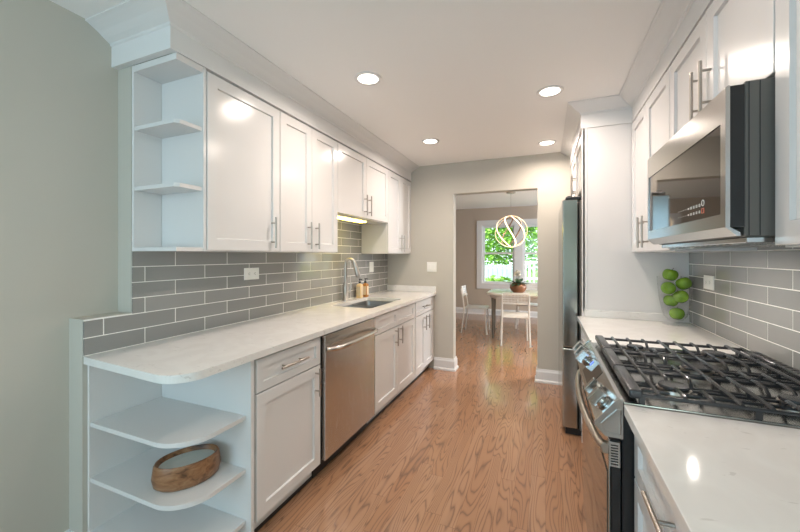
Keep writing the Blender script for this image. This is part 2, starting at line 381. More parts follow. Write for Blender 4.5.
# windows
def sash_window(name, w, mull, y, out):
    """double sash windows between x0..x1 with a mullion post, inside face at y; `out` = +1 when outdoors is +y"""
    x0, x1, z0, z1 = w
    bm = BM()
    c = .105
    holed_wall(bm, y - out * .022 if out > 0 else y, y if out > 0 else y - out * .022, (x0 - c, x1 + c), (z0 - c, z1 + c), [(x0, x1, z0, z1)])
    for (a, b) in ((x0, x0 + .02), (x1 - .02, x1), (mull[0], mull[1])): box(bm, a, b, min(y - out * .006, y + out * .13), max(y - out * .006, y + out * .13), z0, z1)
    box(bm, x0, x1, min(y, y + out * .13), max(y, y + out * .13), z1 - .02, z1); box(bm, x0, x1, min(y - out * .03, y + out * .13), max(y - out * .03, y + out * .13), z0 - .01, z0 + .022)
    wd = struct(name, bm, 'trim')
    zm = (z0 + z1) / 2 + .03
    for a, b in ((x0 + .02, mull[0]), (mull[1], x1 - .02)):
        for (c0, c1, dy) in ((z0 + .022, zm + .02, .05), (zm - .02, z1 - .02, .085)):
            bm = BM(); f = .042; ya, yb = sorted((y + out * dy, y + out * (dy + .033)))
            holed_wall(bm, ya, yb, (a, b), (c0, c1), [(a + f, b - f, c0 + f, c1 - f)])
            s = obj('sash', bm, 'trim', wd)
            bm = BM(); box(bm, a + f - .004, b - f + .004, (ya + yb) / 2 - .002, (ya + yb) / 2 + .002, c0 + f - .004, c1 - f + .004)
            obj('pane', bm, 'pane', s)
sash_window('window_1', W1, (-.64, -.46), YW, 1)
sash_window('window_2', W2, (2.03, 2.21), YW, 1)
sash_window('window_3', RW, (-1.12, -.98), -2.1, -1)

# ------------------------------------------------------------------ tiled backsplashes
def tiles(bm, xw, sg, ya, yb, za, zb, rows, pitch, offs, g=.0042, skip=None):
    """running-bond tiles standing on a wall; xw = tile face, sg = outward sign"""
    ph = .0762
    r = 0
    z = .914
    while z < zb - .004:
        z0, z1 = z + g, min(z + ph, zb)
        y = offs[r % 2] - 20 * pitch
        while y < yb:
            a, b = max(y + g / 2, ya(z0, z1) if callable(ya) else ya), min(y + pitch - g / 2, yb)
            if skip:
                for piece in skip(a, b, z0, z1):
                    a_, b_, c_, d_ = piece
                    if b_ - a_ > .006 and d_ - c_ > .003: box(bm, min(xw, xw - sg * .005), max(xw, xw - sg * .005), a_, b_, c_, d_, .0006, 1, 1)
            elif b - a > .006 and z1 - z0 > .003:
                box(bm, min(xw, xw - sg * .005), max(xw, xw - sg * .005), a, b, z0, z1, .0006, 1, 1)
            y += pitch
        z += ph; r += 1
def skipL(a, b, z0, z1):
    out = []
    if z1 <= 1.0745 : a2 = max(a, .8845); out.append((a2, b, z0, z1)); return out
    if z0 < 1.074:       # the row cut by the step
        out.append((max(a, 1.0785), b, z0, z1))
        out.append((max(a, .8845), min(b, 1.0785), z0, 1.0725)); return out
    if z1 <= 1.3725 or z0 < 1.36: out.append((max(a, 1.0785), b, z0, min(z1, 1.3705))); return out
    out.append((max(a, 2.405), min(b, 3.37), z0, min(z1, 1.685))); return out
bm = BM()
box(bm, XL - .0055, XL - .0008, .8845, YB - .001, .9145, 1.0725); box(bm, XL - .0055, XL - .0008, 1.0785, YB - .001, 1.0725, 1.3705); box(bm, XL - .0055, XL - .0008, 2.405, 3.37, 1.3705, 1.685)
tiles(bm, XL, 1, .8845, YB - .001, .914, 1.685, 6, .334, (1.137, 1.293 - .334), skip=skipL)
setprops(obj('tile_backsplash', bm, ['grout', 'tile']), 'grey glazed subway tile backsplash on the stepped wall behind the sink and faucet', 'backsplash')
bm = BM()
box(bm, XR + .0008, XR + .0055, .3, 2.846, .9145, 1.40)
tiles(bm, XR, -1, .3, 2.845, .914, 1.40, 6, .327, (2.455, 2.291))
setprops(obj('tile_backsplash', bm, ['grout', 'tile']), 'grey glazed subway tile backsplash on the wall behind the gas range', 'backsplash')

# ------------------------------------------------------------------ left wall cabinets
XF = -1.527
t = thing('open_shelf_cabinet', (XL + .15, 1.15, 1.372), 'white open end shelf unit with two small shelves at the end of the wall cabinets', 'shelf')
XB = XL - .0045
bm = BM(); box(bm, XB, XB + .016, 1.0785, 1.212, 1.372, 2.266, .001); obj('back_panel', bm, 'cab', t)
bm = BM(); box(bm, XB, XF - .004, 1.213, 1.2285, 1.372, 2.266, .001); obj('side_panel', bm, 'cab', t)
bm = BM(); box(bm, XB + .017, XF - .006, 1.0785, 1.2125, 2.236, 2.266, .001); obj('top_panel', bm, 'cab', t)
bm = BM(); box(bm, XB + .017, XF - .006, 1.0785, 1.2125, 1.372, 1.39, .001); obj('bottom_panel', bm, 'cab', t)
for z in (1.665, 1.955):
    bm = BM(); prism(bm, [(XB + .0165, 1.082), (XF - .03, 1.082), (XF - .012, 1.1), (XF - .012, 1.2125), (XB + .0165, 1.2125)], 'z', z, z + .018); obj('shelf', bm, 'cab', t)

def wallcab(y0, y1, z0, doors, label, x0=XB, sg=1, xf=XF, zt=2.265):
    t = thing('wall_cabinet', ((x0 + xf) / 2, (y0 + y1) / 2, z0), label, 'cabinet', None)
    a, b = sorted((x0, xf - sg * .021)); carcass(t, a, b, y0, y1, z0, zt)
    for d in doors: door(t, sg, xf, d[0], d[1], z0 + .006, zt - .012, *d[2:])
wallcab(1.2295, 1.7415, 1.372, [(1.2305, 1.7405, 1.67, 1.49)], 'white single door wall cabinet beside the open end shelf unit')
wallcab(1.7425, 2.4015, 1.372, [(1.7435, 2.066, 2.018, 1.49), (2.066, 2.4005, 2.108, 1.49)], 'white two door wall cabinet above the counter over the dishwasher')
wallcab(2.4025, 3.3745, 1.69, [(2.4035, 2.887, 2.845, 1.81), (2.887, 3.3735, 2.928, 1.81)], 'short white two door wall cabinet above the kitchen sink')
wallcab(3.3755, 4.056, 1.372, [(3.3765, 3.716, 3.678, 1.49), (3.716, 4.05, 3.752, 1.49)], 'white two door wall cabinet in the far corner by the light switch')
# yellow strip light below the short cabinet
t = thing('under_cabinet_light', (-1.605, 2.70, 1.662), 'yellow glowing strip light below the short cabinet over the sink', 'light')
bm = BM(); box(bm, -1.645, -1.565, 2.45, 2.97, 1.676, 1.6895, .002); obj('housing', bm, 'plate', t)
bm = BM(); box(bm, -1.64, -1.57, 2.455, 2.965, 1.664, 1.676, .002); obj('diffuser', bm, 'led', t)

# ------------------------------------------------------------------ left base cabinets
XC, XBF, TOE = -1.207, -1.232, -1.306
ZU = .882
def basecab(y0, y1, label, parts, sg=1, xw=XB, xf=XBF, toe=TOE):
    t = thing('base_cabinet', ((xw + xf) / 2, (y0 + y1) / 2, 0), label, 'cabinet')
    a, b = sorted((xw, xf - sg * .021))
    if 'sink' in label:
        bm = BM(); box(bm, a, b, y0, y1, .105, .123); box(bm, a, b, y0, y0 + .018, .1235, ZU); box(bm, a, b, y1 - .018, y1, .1235, ZU); box(bm, a, a + .012, y0 + .0185, y1 - .0185, .1235, ZU); box(bm, b - .018, b, y0 + .0185, y1 - .0185, .1235, ZU); obj('carcass', bm, 'cab', t)
    else: carcass(t, a, b, y0, y1, .105, ZU)
    a, b = sorted((xw, toe)); bm = BM(); box(bm, a, b, y0 + .001, y1 - .001, .001, .105); obj('toe_kick', bm, 'cab', t)
    bm = BM(); a, b = sorted((toe - sg * .02, toe + sg * .0015)); box(bm, a, b, y0 + .001, y1 - .001, .0005, .022); obj('toe_shadow_strip', bm, 'black', t)  # black strip standing in for the shadow line below the toe kick
    for p in parts:
        if p[0] == 'door': door(t, sg, xf, p[1], p[2], p[3], p[4], *p[5:])
        else: drawer(t, sg, xf, p[1], p[2], p[3], p[4], *p[5:])
    return t
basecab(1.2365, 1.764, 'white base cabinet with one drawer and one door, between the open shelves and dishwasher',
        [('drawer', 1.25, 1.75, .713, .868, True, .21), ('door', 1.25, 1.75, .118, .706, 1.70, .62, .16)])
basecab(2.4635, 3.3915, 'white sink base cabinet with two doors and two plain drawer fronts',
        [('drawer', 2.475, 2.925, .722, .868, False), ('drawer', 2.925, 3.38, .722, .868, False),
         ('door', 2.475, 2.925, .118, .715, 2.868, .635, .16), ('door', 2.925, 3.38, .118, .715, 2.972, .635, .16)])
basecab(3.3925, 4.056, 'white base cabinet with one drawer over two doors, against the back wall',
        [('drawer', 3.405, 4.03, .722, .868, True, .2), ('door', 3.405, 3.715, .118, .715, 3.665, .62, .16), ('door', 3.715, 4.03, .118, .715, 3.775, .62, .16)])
# open corner shelf unit
def roundpoly(x0, x1, y0, y1, rr, seg=14):
    pts = [(x0, y0)]
    for k in range(seg + 1):
        t = -math.pi / 2 + math.pi / 2 * k / seg; pts.append((x1 - rr + rr * math.cos(t), y0 + rr + rr * math.sin(t)))
    return pts + [(x1, y1), (x0, y1)]
t = thing('open_corner_shelf', (-1.55, 1.07, 0), 'white open shelf unit with rounded shelves at the near end of the left counter', 'shelf')
bm = BM(); box(bm, XB, XB + .012, .90, 1.2145, .001, ZU, .001); obj('back_panel', bm, 'cab', t)
bm = BM(); box(bm, XB, XBF, 1.2155, 1.2355, .001, ZU, .001); obj('side_panel', bm, 'cab', t)
for z in (.622, .38):
    bm = BM(); prism(bm, roundpoly(XB + .0125, -1.262, .905, 1.215, .15), 'z', z - .018, z); obj('shelf', bm, 'cab', t)
bm = BM(); prism(bm, roundpoly(XB + .0125, -1.262, .905, 1.215, .15), 'z', .128, .146); obj('bottom_shelf', bm, 'cab', t)
bm = BM(); prism(bm, roundpoly(XB + .0185, -1.33, .99, 1.215, .12), 'z', .001, .1275); obj('plinth', bm, 'cab', t)

# left counter with sink cut-out
SX0, SX1, SY0, SY1 = -1.735, -1.335, 2.60, 3.29
def slab_with_hole(outer, hole, z0, z1):
    """hole is four-sided in outline: outer ring and hole ring share a start corner, faces bridge between them"""
    bm = BM()
    yl, yh = min(p[1] for p in hole), max(p[1] for p in hole); xl, xh = min(p[0] for p in hole), max(p[0] for p in hole)
    xb = outer[-1][0]; xf = outer[-2][0]; ye = outer[-1][1]
    def face(poly):
        vs = [[bm.verts.new((x, y, z)) for x, y in poly] for z in (z0, z1)]
        bm.faces.new(vs[1]); bm.faces.new(vs[0][::-1]); return vs
    near = outer[:-2]
    for poly in (near + [(xf, yl), (xb, yl)], [(xb, yl), (xl, yl), (xl, yh), (xb, yh)], [(xh, yl), (xf, yl), (xf, yh), (xh, yh)], [(xb, yh), (xf, yh), (xf, ye), (xb, ye)]): face(poly)
    # rounded hole corners
    k = len(hole) // 4
    for i, (cx, cy) in enumerate(((xh, yl), (xh, yh), (xl, yh), (xl, yl))):
        face([(cx, cy)] + hole[i * k:(i + 1) * k])
    def wall(loop):
        for p, q in zip(loop, loop[1:] + loop[:1]):
            bm.faces.new([bm.verts.new((*c, z)) for c, z in ((p, z0), (q, z0), (q, z1), (p, z1))])
    wall(near + [(xf, ye), (xb, ye)]); wall(hole)
    bmesh.ops.remove_doubles(bm, verts=bm.verts[:], dist=1e-5)
    return bm
outer = [(XL + .0005, .884), (-1.325, .853)]
for k in range(13):
    a = -math.pi / 2 + math.pi / 2 * k / 12; outer.append((-1.207 - .112 + .112 * math.cos(a), .853 + .105 + .105 * math.sin(a)))
outer += [(XC, YB - .001), (XL + .0005, YB - .001)]
def rrect(x0, x1, y0, y1, r, n=5):
    pts = []
    for cx, cy, a0 in ((x1 - r, y0 + r, -90), (x1 - r, y1 - r, 0), (x0 + r, y1 - r, 90), (x0 + r, y0 + r, 180)):
        for k in range(n + 1):
            a = math.radians(a0 + 90 * k / n); pts.append((cx + r * math.cos(a), cy + r * math.sin(a)))
    return pts
bm = slab_with_hole(outer, rrect(SX0, SX1, SY0, SY1, .03), ZU + .001, .914)
setprops(obj('countertop', bm, 'quartz'), 'long white quartz countertop with rounded near corner, holding the sink', 'countertop')
bm = BM(); box(bm, XL + .0005, XC - .002, YB - .021, YB - .001, .9145, .985, .0015)
setprops(obj('counter_upstand', bm, 'quartz'), 'low white quartz upstand on the back wall at the far end of the sink counter', 'backsplash')
# sink
t = thing('kitchen_sink', ((SX0 + SX1) / 2, (SY0 + SY1) / 2, .70), 'undermounted stainless double bowl sink set in the white quartz counter', 'sink')
ym = 2.94
for (a, b) in ((SY0 - .004, ym - .012), (ym + .012, SY1 + .004)):
    bm = BM()
    rings = []
    for ins, z in ((-.012, .8815), (0, .8815), (.004, .87), (.006, .73), (.03, .705)):
        rings.append([(x, y, z) for x, y in rrect(SX0 - .004 + ins, SX1 + .004 - ins, a + ins * (1 if ins > 0 else .4), b - ins * (1 if ins > 0 else .4), .035)])
    ringface(bm, rings, True, False, True); bowl = obj('bowl', bm, 'sinksteel', t, True)
    bm = BM(); lathe(bm, [(.0, .7065), (.03, .7068), (.043, .7095), (.045, .706)], ((SX0 + SX1) / 2, (a + b) / 2, 0), 24); obj('drain', bm, 'nickel', bowl, True)
# faucet
t = thing('kitchen_faucet', (-1.792, 2.955, .914), 'brushed nickel gooseneck pull down faucet standing behind the sink', 'faucet')
fx_, fy_ = -1.792, 2.955
bm = BM(); lathe(bm, [(0, 0), (.033, 0), (.033, .008), (.028, .014), (.027, .13), (.020, .17), (.016, .185), (0, .185)], (fx_, fy_, .9145), 24); obj('body', bm, 'nickel', t, True)
pts = [(fx_, fy_, 1.09)]; dirv = Vector((.9, .43, 0)).normalized(); R = .043
pts.append((fx_, fy_, 1.275))
for k in range(1, 13):
    a = math.pi * k / 12 * .95; o = dirv * (R - R * math.cos(a)); pts.append((fx_ + o.x, fy_ + o.y, 1.275 + R * math.sin(a)))
e_ = Vector(pts[-1]); d_ = (e_ - Vector(pts[-2])).normalized()
bm = BM(); tube(bm, pts, .0155, 14); obj('spout', bm, 'nickel', t, True)
bm = BM(); q0 = e_; tube(bm, [q0 - d_ * .01, q0 + d_ * .01, q0 + d_ * .05, q0 + d_ * .13, q0 + d_ * .145], [.0165, .018, .021, .025, .022], 16); obj('spray_head', bm, 'nickel', t, True)
bm = BM(); tube(bm, [(fx_ + .015, fy_ + .01, 1.00), (fx_ + .035, fy_ + .02, 1.0)], .012, 12); tube(bm, [(fx_ + .032, fy_ + .02, 1.0), (fx_ + .045, fy_ + .03, 1.04), (fx_ + .04, fy_ + .028, 1.085)], [.007, .006, .005], 8); obj('lever', bm, 'nickel', t, True)
# soap bottles
def soap(x, y, mat, label, sc=1):
    t = thing('soap_bottle', (x, y, .9145), label, 'bottle', 'soap bottles by the sink')
    bm = BM(); rings = []
    for ins, z in ((.003, 0), (0, .004), (0, .128), (.006, .14), (.02, .146), (.021, .154)):
        rings.append([(px, py, .9145 + z) for px, py in rrect(x - .029 + ins, x + .029 - ins, y - .029 + ins, y + .029 - ins, max(.012 - ins * .4, .004))])
    ringface(bm, rings, True, True, True); b = obj('bottle', bm, mat, t, True)
    bm = BM(); box(bm, x - .020, x + .0205, y - .0297, y + .02, .94, 1.03); box(bm, x - .02, x + .0297, y - .02, y + .02, .94, 1.03); obj('paper_label', bm, 'label', t)
    bm = BM(); lathe(bm, [(0, .15), (.013, .15), (.013, .168), (.005, .17), (.005, .186), (.009, .187), (.009, .197), (0, .198)], (x, y, .9145), 16); tube(bm, [(x, y, 1.107), (x + .032, y - .008, 1.104)], .005, 8); obj('pump', bm, 'black', t, True)
soap(-1.785, 3.225, 'soap1', 'cream square soap bottle with black pump, nearer the faucet')
soap(-1.765, 3.31, 'soap2', 'amber square soap bottle with black pump, farther from the faucet')

# dishwasher
t = thing('dishwasher', (-1.52, 2.114, 0), 'stainless steel dishwasher with curved bar handle under the left counter', 'dishwasher')
bm = BM(); box(bm, -1.80, -1.262, 1.767, 2.461, .105, .878); obj('tub', bm, 'black', t)
bm = BM(); box(bm, -1.80, -1.30, 1.767, 2.461, .004, .104); obj('toe_kick', bm, 'black', t)
bm = BM(); box(bm, -1.260, -1.226, 1.79, 2.457, .112, .868, .004, 2); dd = obj('door', bm, 'steel', t)
bm = BM(); hp = []
for k in range(25):
    u = k / 24; hp.append((-1.222 + .058 * (1 - (2 * u - 1) ** 4) ** .6, 1.80 + u * .645, .783))
tube(bm, hp, .0145, 12); obj('handle', bm, 'brightsteel', dd, True, label='curved stainless bar handle')
bm = BM(); box(bm, -1.2265, -1.2252, 1.835, 1.94, .836, .842); obj('badge', bm, 'grey', dd)

# ------------------------------------------------------------------ wooden bowl candle on the middle open shelf
bc = (-1.437, 1.062, .3805); br = math.radians(60)
t = thing('bowl_candle', bc, 'oval carved wooden bowl filled with pale wax on the middle open shelf', 'candle')
prof = [(.0, 0), (.075, .0), (.09, .012), (.1, .045), (.1, .072), (.094, .08), (.087, .078), (.084, .06), (0, .058)]
def wob(bm):
    for v in bm.verts:
        pass
bm = BM(); lathe(bm, [(.5, 0), (.84, 0), (.97, .014), (1.02, .045), (.97, .092), (.93, .102), (.88, .100), (.84, .085), (.80, .065), (.5, .063)], bc, 48, .128, .086, br, True, True); obj('bowl', bm, 'wood', t, True)
bm = BM(); lathe(bm, [(.3, .082), (.845, .0825), (.85, .076), (.3, .074)], bc, 48, .127, .085, br, True, True); obj('wax', bm, 'wax', t, True)

# ------------------------------------------------------------------ right wall cabinets
XRF = .547
XRB = XR + .0045
wallcab(2.043, 2.847, 1.372, [(2.044, 2.47, 2.42, 1.49), (2.47, 2.845, 2.519, 1.49)], 'white two door wall cabinet between the microwave and the tall refrigerator panel', XRB, -1, XRF)
wallcab(1.2135, 2.042, 1.822, [(1.215, 1.63, 1.588, 1.96), (1.63, 2.041, 1.673, 1.96)], 'white two door wall cabinet directly above the microwave', XRB, -1, XRF)
wallcab(.40, 1.2125, 1.372, [(.401, .806, .85, 1.49), (.806, 1.211, .76, 1.49)], 'white wall cabinet right of the microwave at the right edge of the photo', XRB, -1, XRF)

# microwave
t = thing('microwave', (.66, 1.61, 1.385), 'stainless over the range microwave with dark glass door above the gas cooktop', 'microwave')
bm = BM(); box(bm, .492, XRB - .002, 1.2215, 1.999, 1.402, 1.818, .003); body = obj('body', bm, 'grey', t)
bm = BM(); box(bm, .4605, .4915, 1.2215, 1.995, 1.4285, 1.81); obj('door_gasket', bm, 'black', body)
bm = BM(); holed = BM(); holed.free()
pr = [(.450, 1.428), (.450, 1.806), (.456, 1.811), (.460, 1.811), (.460, 1.428), (.4815, 1.413), (.4815, 1.404), (.474, 1.404)]
GY0, GY1, GZ0, GZ1 = 1.247, 1.985, 1.466, 1.716
# door: frame built as four prisms around the window
for (a, b) in ((1.2175, GY0), (GY1, 2.003)): prism(bm, pr, 'y', a, b)
prism(bm, [(.450, GZ1), (.450, 1.806), (.456, 1.811), (.460, 1.811), (.460, GZ1)], 'y', GY0, GY1)
prism(bm, [(.450, 1.428), (.450, GZ0), (.460, GZ0), (.460, 1.428), (.4815, 1.413), (.4815, 1.404), (.474, 1.404)], 'y', GY0, GY1)
md = obj('door', bm, 'steelx', t)
bm = BM(); box(bm, .4525, .4595, GY0 + .001, GY1 - .001, GZ0 + .001, GZ1 - .001); obj('door_glass', bm, 'glassblk', md)
for r_, z in ((0, 1.511), (1, 1.490)):     # touch symbols printed on the glass
    for k in range(9):
        y = 1.586 - k * .0235; bm = BM()
        s = (.0018 if k < 4 else .004) if r_ == 0 else (.0015 if k < 4 else .0036)
        if k < 5: box(bm, .4518, .4526, y - s * 1.4, y + s * 1.4, z - s * .6, z + s * .6)
        else: tube(bm, [(.452, y + u * s, z + v * s) for u, v in ((-1, -1), (1, -1), (1, 1), (-1, 1), (-1, -1.2))], s * .22, 5)
        obj('touch_symbol', bm, 'mark', md)
bm = BM(); tube(bm, [(.4520, 1.372 + .009 * math.cos(a), 1.515 + .009 * math.sin(a)) for a in [2 * math.pi * k / 18 for k in range(19)]], .001, 5); obj('touch_symbol', bm, 'mark', md)
bm = BM(); tube(bm, [(.452, 1.372 + u * .008, 1.491 + v * .007) for u, v in ((-1, -1), (1, -1), (1, 1), (-1, 1), (-1, -1.2))], .0014, 5)
obj('touch_symbol', bm, 'markred', md, label='red square touch symbol')
bm = BM(); box(bm, .50, .85, 1.235, 1.985, 1.386, 1.4015, .002)
for k in range(14): box(bm, .508 + 0 * k, .62, 1.33 + k * .045, 1.345 + k * .045, 1.383, 1.387)
obj('underside_vent', bm, 'steelx', body)
bm = BM(); lathe(bm, [(0, -.002), (.006, -.002), (.008, 0), (0, .0)], (.58, 1.86, 1.3855), 20); obj('cooktop_lamp', bm, 'mwlamp', body)
area('cooktop_lamp_glow', (.58, 1.86, 1.38), (0, 0, 0), .012, .012, 1.6, (1, .93, .84), 170, 'DISK')
# side details seen from the kitchen: body seam and pocket handle
bm = BM(); box(bm, .4995, .5015, 1.2205, 1.2216, 1.405, 1.815); box(bm, .522, .524, 1.2205, 1.2216, 1.405, 1.815); obj('side_seam', bm, 'black', body)

# ------------------------------------------------------------------ right base run
XRC, XRBF = .213, .236
bm = BM(); box(bm, XRC, XR - .0005, 1.999, 2.849, ZU + .001, .914, .002, 2)
setprops(obj('countertop', bm, 'quartz'), 'short white quartz countertop between range and refrigerator panel, holding the apple vase', 'countertop')
bm = BM(); box(bm, XRC, XR - .0005, .25, 1.2065, ZU + .001, .914, .002, 2)
setprops(obj('countertop', bm, 'quartz'), 'white quartz countertop in the right foreground, in front of the gas range', 'countertop')
bm = BM(); box(bm, XRC + .045, XR - .001, 2.829, 2.849, .9145, .966, .0015)
setprops(obj('counter_upstand', bm, 'quartz'), 'low white quartz upstand against the refrigerator panel behind the apple vase', 'backsplash')
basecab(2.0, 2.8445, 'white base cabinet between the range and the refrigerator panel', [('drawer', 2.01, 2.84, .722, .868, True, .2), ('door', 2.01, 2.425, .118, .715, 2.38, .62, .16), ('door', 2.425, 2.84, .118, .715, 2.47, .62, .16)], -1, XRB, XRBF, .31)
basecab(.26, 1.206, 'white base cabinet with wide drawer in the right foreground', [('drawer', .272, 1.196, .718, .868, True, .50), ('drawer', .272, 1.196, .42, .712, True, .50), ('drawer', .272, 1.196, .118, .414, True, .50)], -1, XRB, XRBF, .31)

# refrigerator surround, refrigerator
t = thing('refrigerator_end_panel', (.56, 2.86, 0), 'tall white end panel standing between the right counter and the refrigerator', 'partition')  # cabinet end panel covering the near side of the refrigerator
bm = BM(); box(bm, .262, XR + .004, 2.851, 2.868, .001, 2.266, .001); obj('side_panel', bm, 'cab', t)
bm = BM(); box(bm, .249, .275, 2.846, 2.8505, .95, 2.266, .001); box(bm, .243, .2615, 2.846, 2.885, .001, 2.266, .001); obj('front_stile', bm, 'cab', t)
t = wallcab(2.887, 4.055, 1.835, [(2.889, 3.42, 3.375, 1.96), (3.42, 3.95, 3.465, 1.96)], 'white wall cabinet above the refrigerator', XRB, -1, .243)
t = thing('refrigerator', (.5, 3.36, 0), 'stainless steel refrigerator behind the tall white panel near the doorway', 'refrigerator')
FY0, FY1 = 2.93, 3.83
bm = BM(); box(bm, .235, .84, FY0 + .005, FY1 - .005, .045, 1.765, .006); obj('case', bm, 'grey', t)
for (a, b, z0, z1, hy) in ((FY0, (FY0 + FY1) / 2 - .002, .66, 1.772, -.06), ((FY0 + FY1) / 2 + .002, FY1, .66, 1.772, .06)):
    bm = BM(); box(bm, .118, .226, a, b, z0, z1, .01, 3); d = obj('door', bm, 'fridge', t)
bm = BM(); box(bm, .118, .226, FY0, FY1, .055, .652, .01, 3); d = obj('freezer_drawer', bm, 'fridge', t)
for y in (FY0 + .05, FY1 - .05):
    bm = BM(); box(bm, .14, .30, y - .035, y + .035, 1.7725, 1.796, .006, 2); tube(bm, [(.17, y, 1.79), (.17, y, 1.804)], .018, 14); obj('hinge_cover', bm, 'black', t)
bm = BM(); box(bm, .14, .30, FY0 + .02, FY1 - .02, .004, .05); obj('base_grille', bm, 'black', t)

# ------------------------------------------------------------------ gas range
t = thing('gas_range', (.5, 1.603, 0), 'stainless slide in gas range with black cast iron grates and front knobs', 'stove')
RY0, RY1 = 1.2105, 1.9945
bm = BM(); box(bm, .21, .835, RY0 + .004, RY1 - .004, .09, .905); obj('body', bm, 'black', t)
bm = BM(); box(bm, .25, .83, RY0 + .02, RY1 - .02, .004, .089); obj('plinth', bm, 'black', t)
# sloped control panel
cp = [(.2105, .926), (.200, .926), (.141, .850), (.141, .842), (.166, .814), (.2105, .812)]
bm = BM(); prism(bm, cp, 'y', RY0 + .0125, RY1 - .0125); panel = obj('control_panel', bm, 'steelx', t)
for (a, b, s) in ((RY0, RY0 + .012, -1), (RY1 - .012, RY1, 1)):
    bm = BM(); prism(bm, [(.2115, .929), (.199, .929), (.137, .850), (.137, .841), (.165, .811), (.2115, .809)], 'y', a, b)
    ya = a if s < 0 else b
    inner = [(.206, .895), (.196, .895), (.155, .848), (.168, .825), (.206, .822)]
    tube(bm, [(u, ya, v) for u, v in inner + inner[:1]], .0016, 6)
    obj('end_cap', bm, 'steelx', panel)
nrm = Vector((-.790, 0, .613)).normalized(); up_ = Vector((.613, 0, .790)).normalized()
def onpanel(y, f, n): 
    p = Vector((.141, 0, .850)) + Vector((.059, 0, .076)) * f + nrm * n; return Vector((p.x, y, p.z))
bm = BM()
ringface(bm, [[onpanel(1.49, .12, n), onpanel(1.70, .12, n), onpanel(1.70, .92, n), onpanel(1.49, .92, n)] for n in (-.002, .0012)], True, True, True)
obj('display', bm, 'glassblk', panel)
def seg7(bm, y, f, s, segs):
    S = {'a': ((-1, 2), (1, 2)), 'g': ((-1, 0), (1, 0)), 'd': ((-1, -2), (1, -2)), 'f': ((-1, 0), (-1, 2)), 'b': ((1, 0), (1, 2)), 'e': ((-1, -2), (-1, 0)), 'c': ((1, -2), (1, 0))}
    for q in segs:
        (u0, v0), (u1, v1) = S[q]
        p0 = onpanel(y - u0 * s, f, .002) + up_ * v0 * s; p1 = onpanel(y - u1 * s, f, .002) + up_ * v1 * s
        tube(bm, [p0, p1], s * .28, 5)
bm = BM()
seg7(bm, 1.668, .66, .0042, 'abcdef')
obj('display_digit', bm, 'bluedig', panel)
for y in (1.275, 1.365, 1.755, 1.84, 1.925):
    bm = BM()
    def kring(r, n): 
        c = onpanel(y, .5, n); return [c + (Vector((0, 1, 0)) * math.cos(a) + up_ * math.sin(a)) * r for a in [2 * math.pi * k / 24 for k in range(24)]]
    ringface(bm, [kring(.026, .001), kring(.026, .005), kring(.021, .007), kring(.0205, .016), kring(.017, .018)], True, True, True)
    # grip bar across the knob face
    c0 = onpanel(y, .5, .0)
    def gb(n, w, h): return [c0 + nrm * n + Vector((0, 1, 0)) * (sy * w) + up_ * (sz * h) for sy, sz in ((-1, -1), (1, -1), (1, 1), (-1, 1))]
    ringface(bm, [gb(.012, .0125, .025), gb(.040, .0115, .025), gb(.0425, .009, .0225)], True, True, True)
    obj('knob', bm, 'steelx', panel, True)
# oven door, handle, drawer
bm = BM(); box(bm, .180, .208, RY0 + .003, RY1 - .003, .275, .803, .003); od = obj('oven_door', bm, 'black', t)
bm = BM(); box(bm, .1735, .1795, RY0 + .003, RY1 - .003, .275, .803, .002); obj('door_skin', bm, 'steelx', od)
bm = BM(); box(bm, .1705, .1733, RY0 + .008, RY1 - .012, .29, .70); obj('oven_window', bm, 'glassblk', od)
bm = BM(); hp = []; NN = 28
for k in range(NN + 1):
    u = k / NN; hp.append((.165 - .034 * (1 - (2 * u - 1) ** 2) ** .75, RY0 + .012 + u * (RY1 - RY0 - .024), .772))
tube(bm, hp, .0125, 12); 
for y in (RY0 + .016, RY1 - .016): box(bm, .156, .176, y - .012, y + .012, .756, .788, .003)
obj('handle', bm, 'nickel', od, True, label='bowed metal bar handle')
bm = BM(); box(bm, .1745, .2045, RY0 + .0005, RY0 + .0032, .722, .796, .001); obj('door_vent', bm, 'steelx', od)
bm = BM()
for k in range(8): box(bm, .180, .199, RY0 - .0002, RY0 + .001, .729 + k * .008, .7325 + k * .008)
obj('vent_slots', bm, 'black', od)
bm = BM(); box(bm, .176, .208, RY0 + .003, RY1 - .003, .095, .268, .003); obj('storage_drawer', bm, 'steelx', t)
# cooktop
bm = BM(); box(bm, .2125, .835, RY0 + .0005, RY1 - .0005, .906, .919, .003, 2); box(bm, .80, .845, RY0 + .001, RY1 - .001, .9195, .940, .003); ct = obj('cooktop', bm, 'steelx', t)
bm = BM()
for k in range(22): box(bm, .808, .836, 1.235 + k * .0335, 1.258 + k * .0335, .9395, .9412)
obj('rear_vent_slots', bm, 'black', ct)
burn = [(.37, 1.345, .045), (.65, 1.345, .036), (.37, 1.86, .036), (.65, 1.86, .045), (.51, 1.603, .05)]
for x, y, r in burn:
    bm = BM(); lathe(bm, [(r * 1.35, 0), (r * 1.3, .006), (r * 1.02, .008), (r, .018), (r * .8, .019)], (x, y, .9195), 28, cap0=True, cap1=True); b_ = obj('burner', bm, 'nickel', ct, True)
    bm = BM(); lathe(bm, [(r * .86, 0), (r * .9, .004), (r * .84, .010), (.004, .012)], (x, y, .9388), 28, cap0=True, cap1=True); obj('burner_cap', bm, 'iron', b_, True)
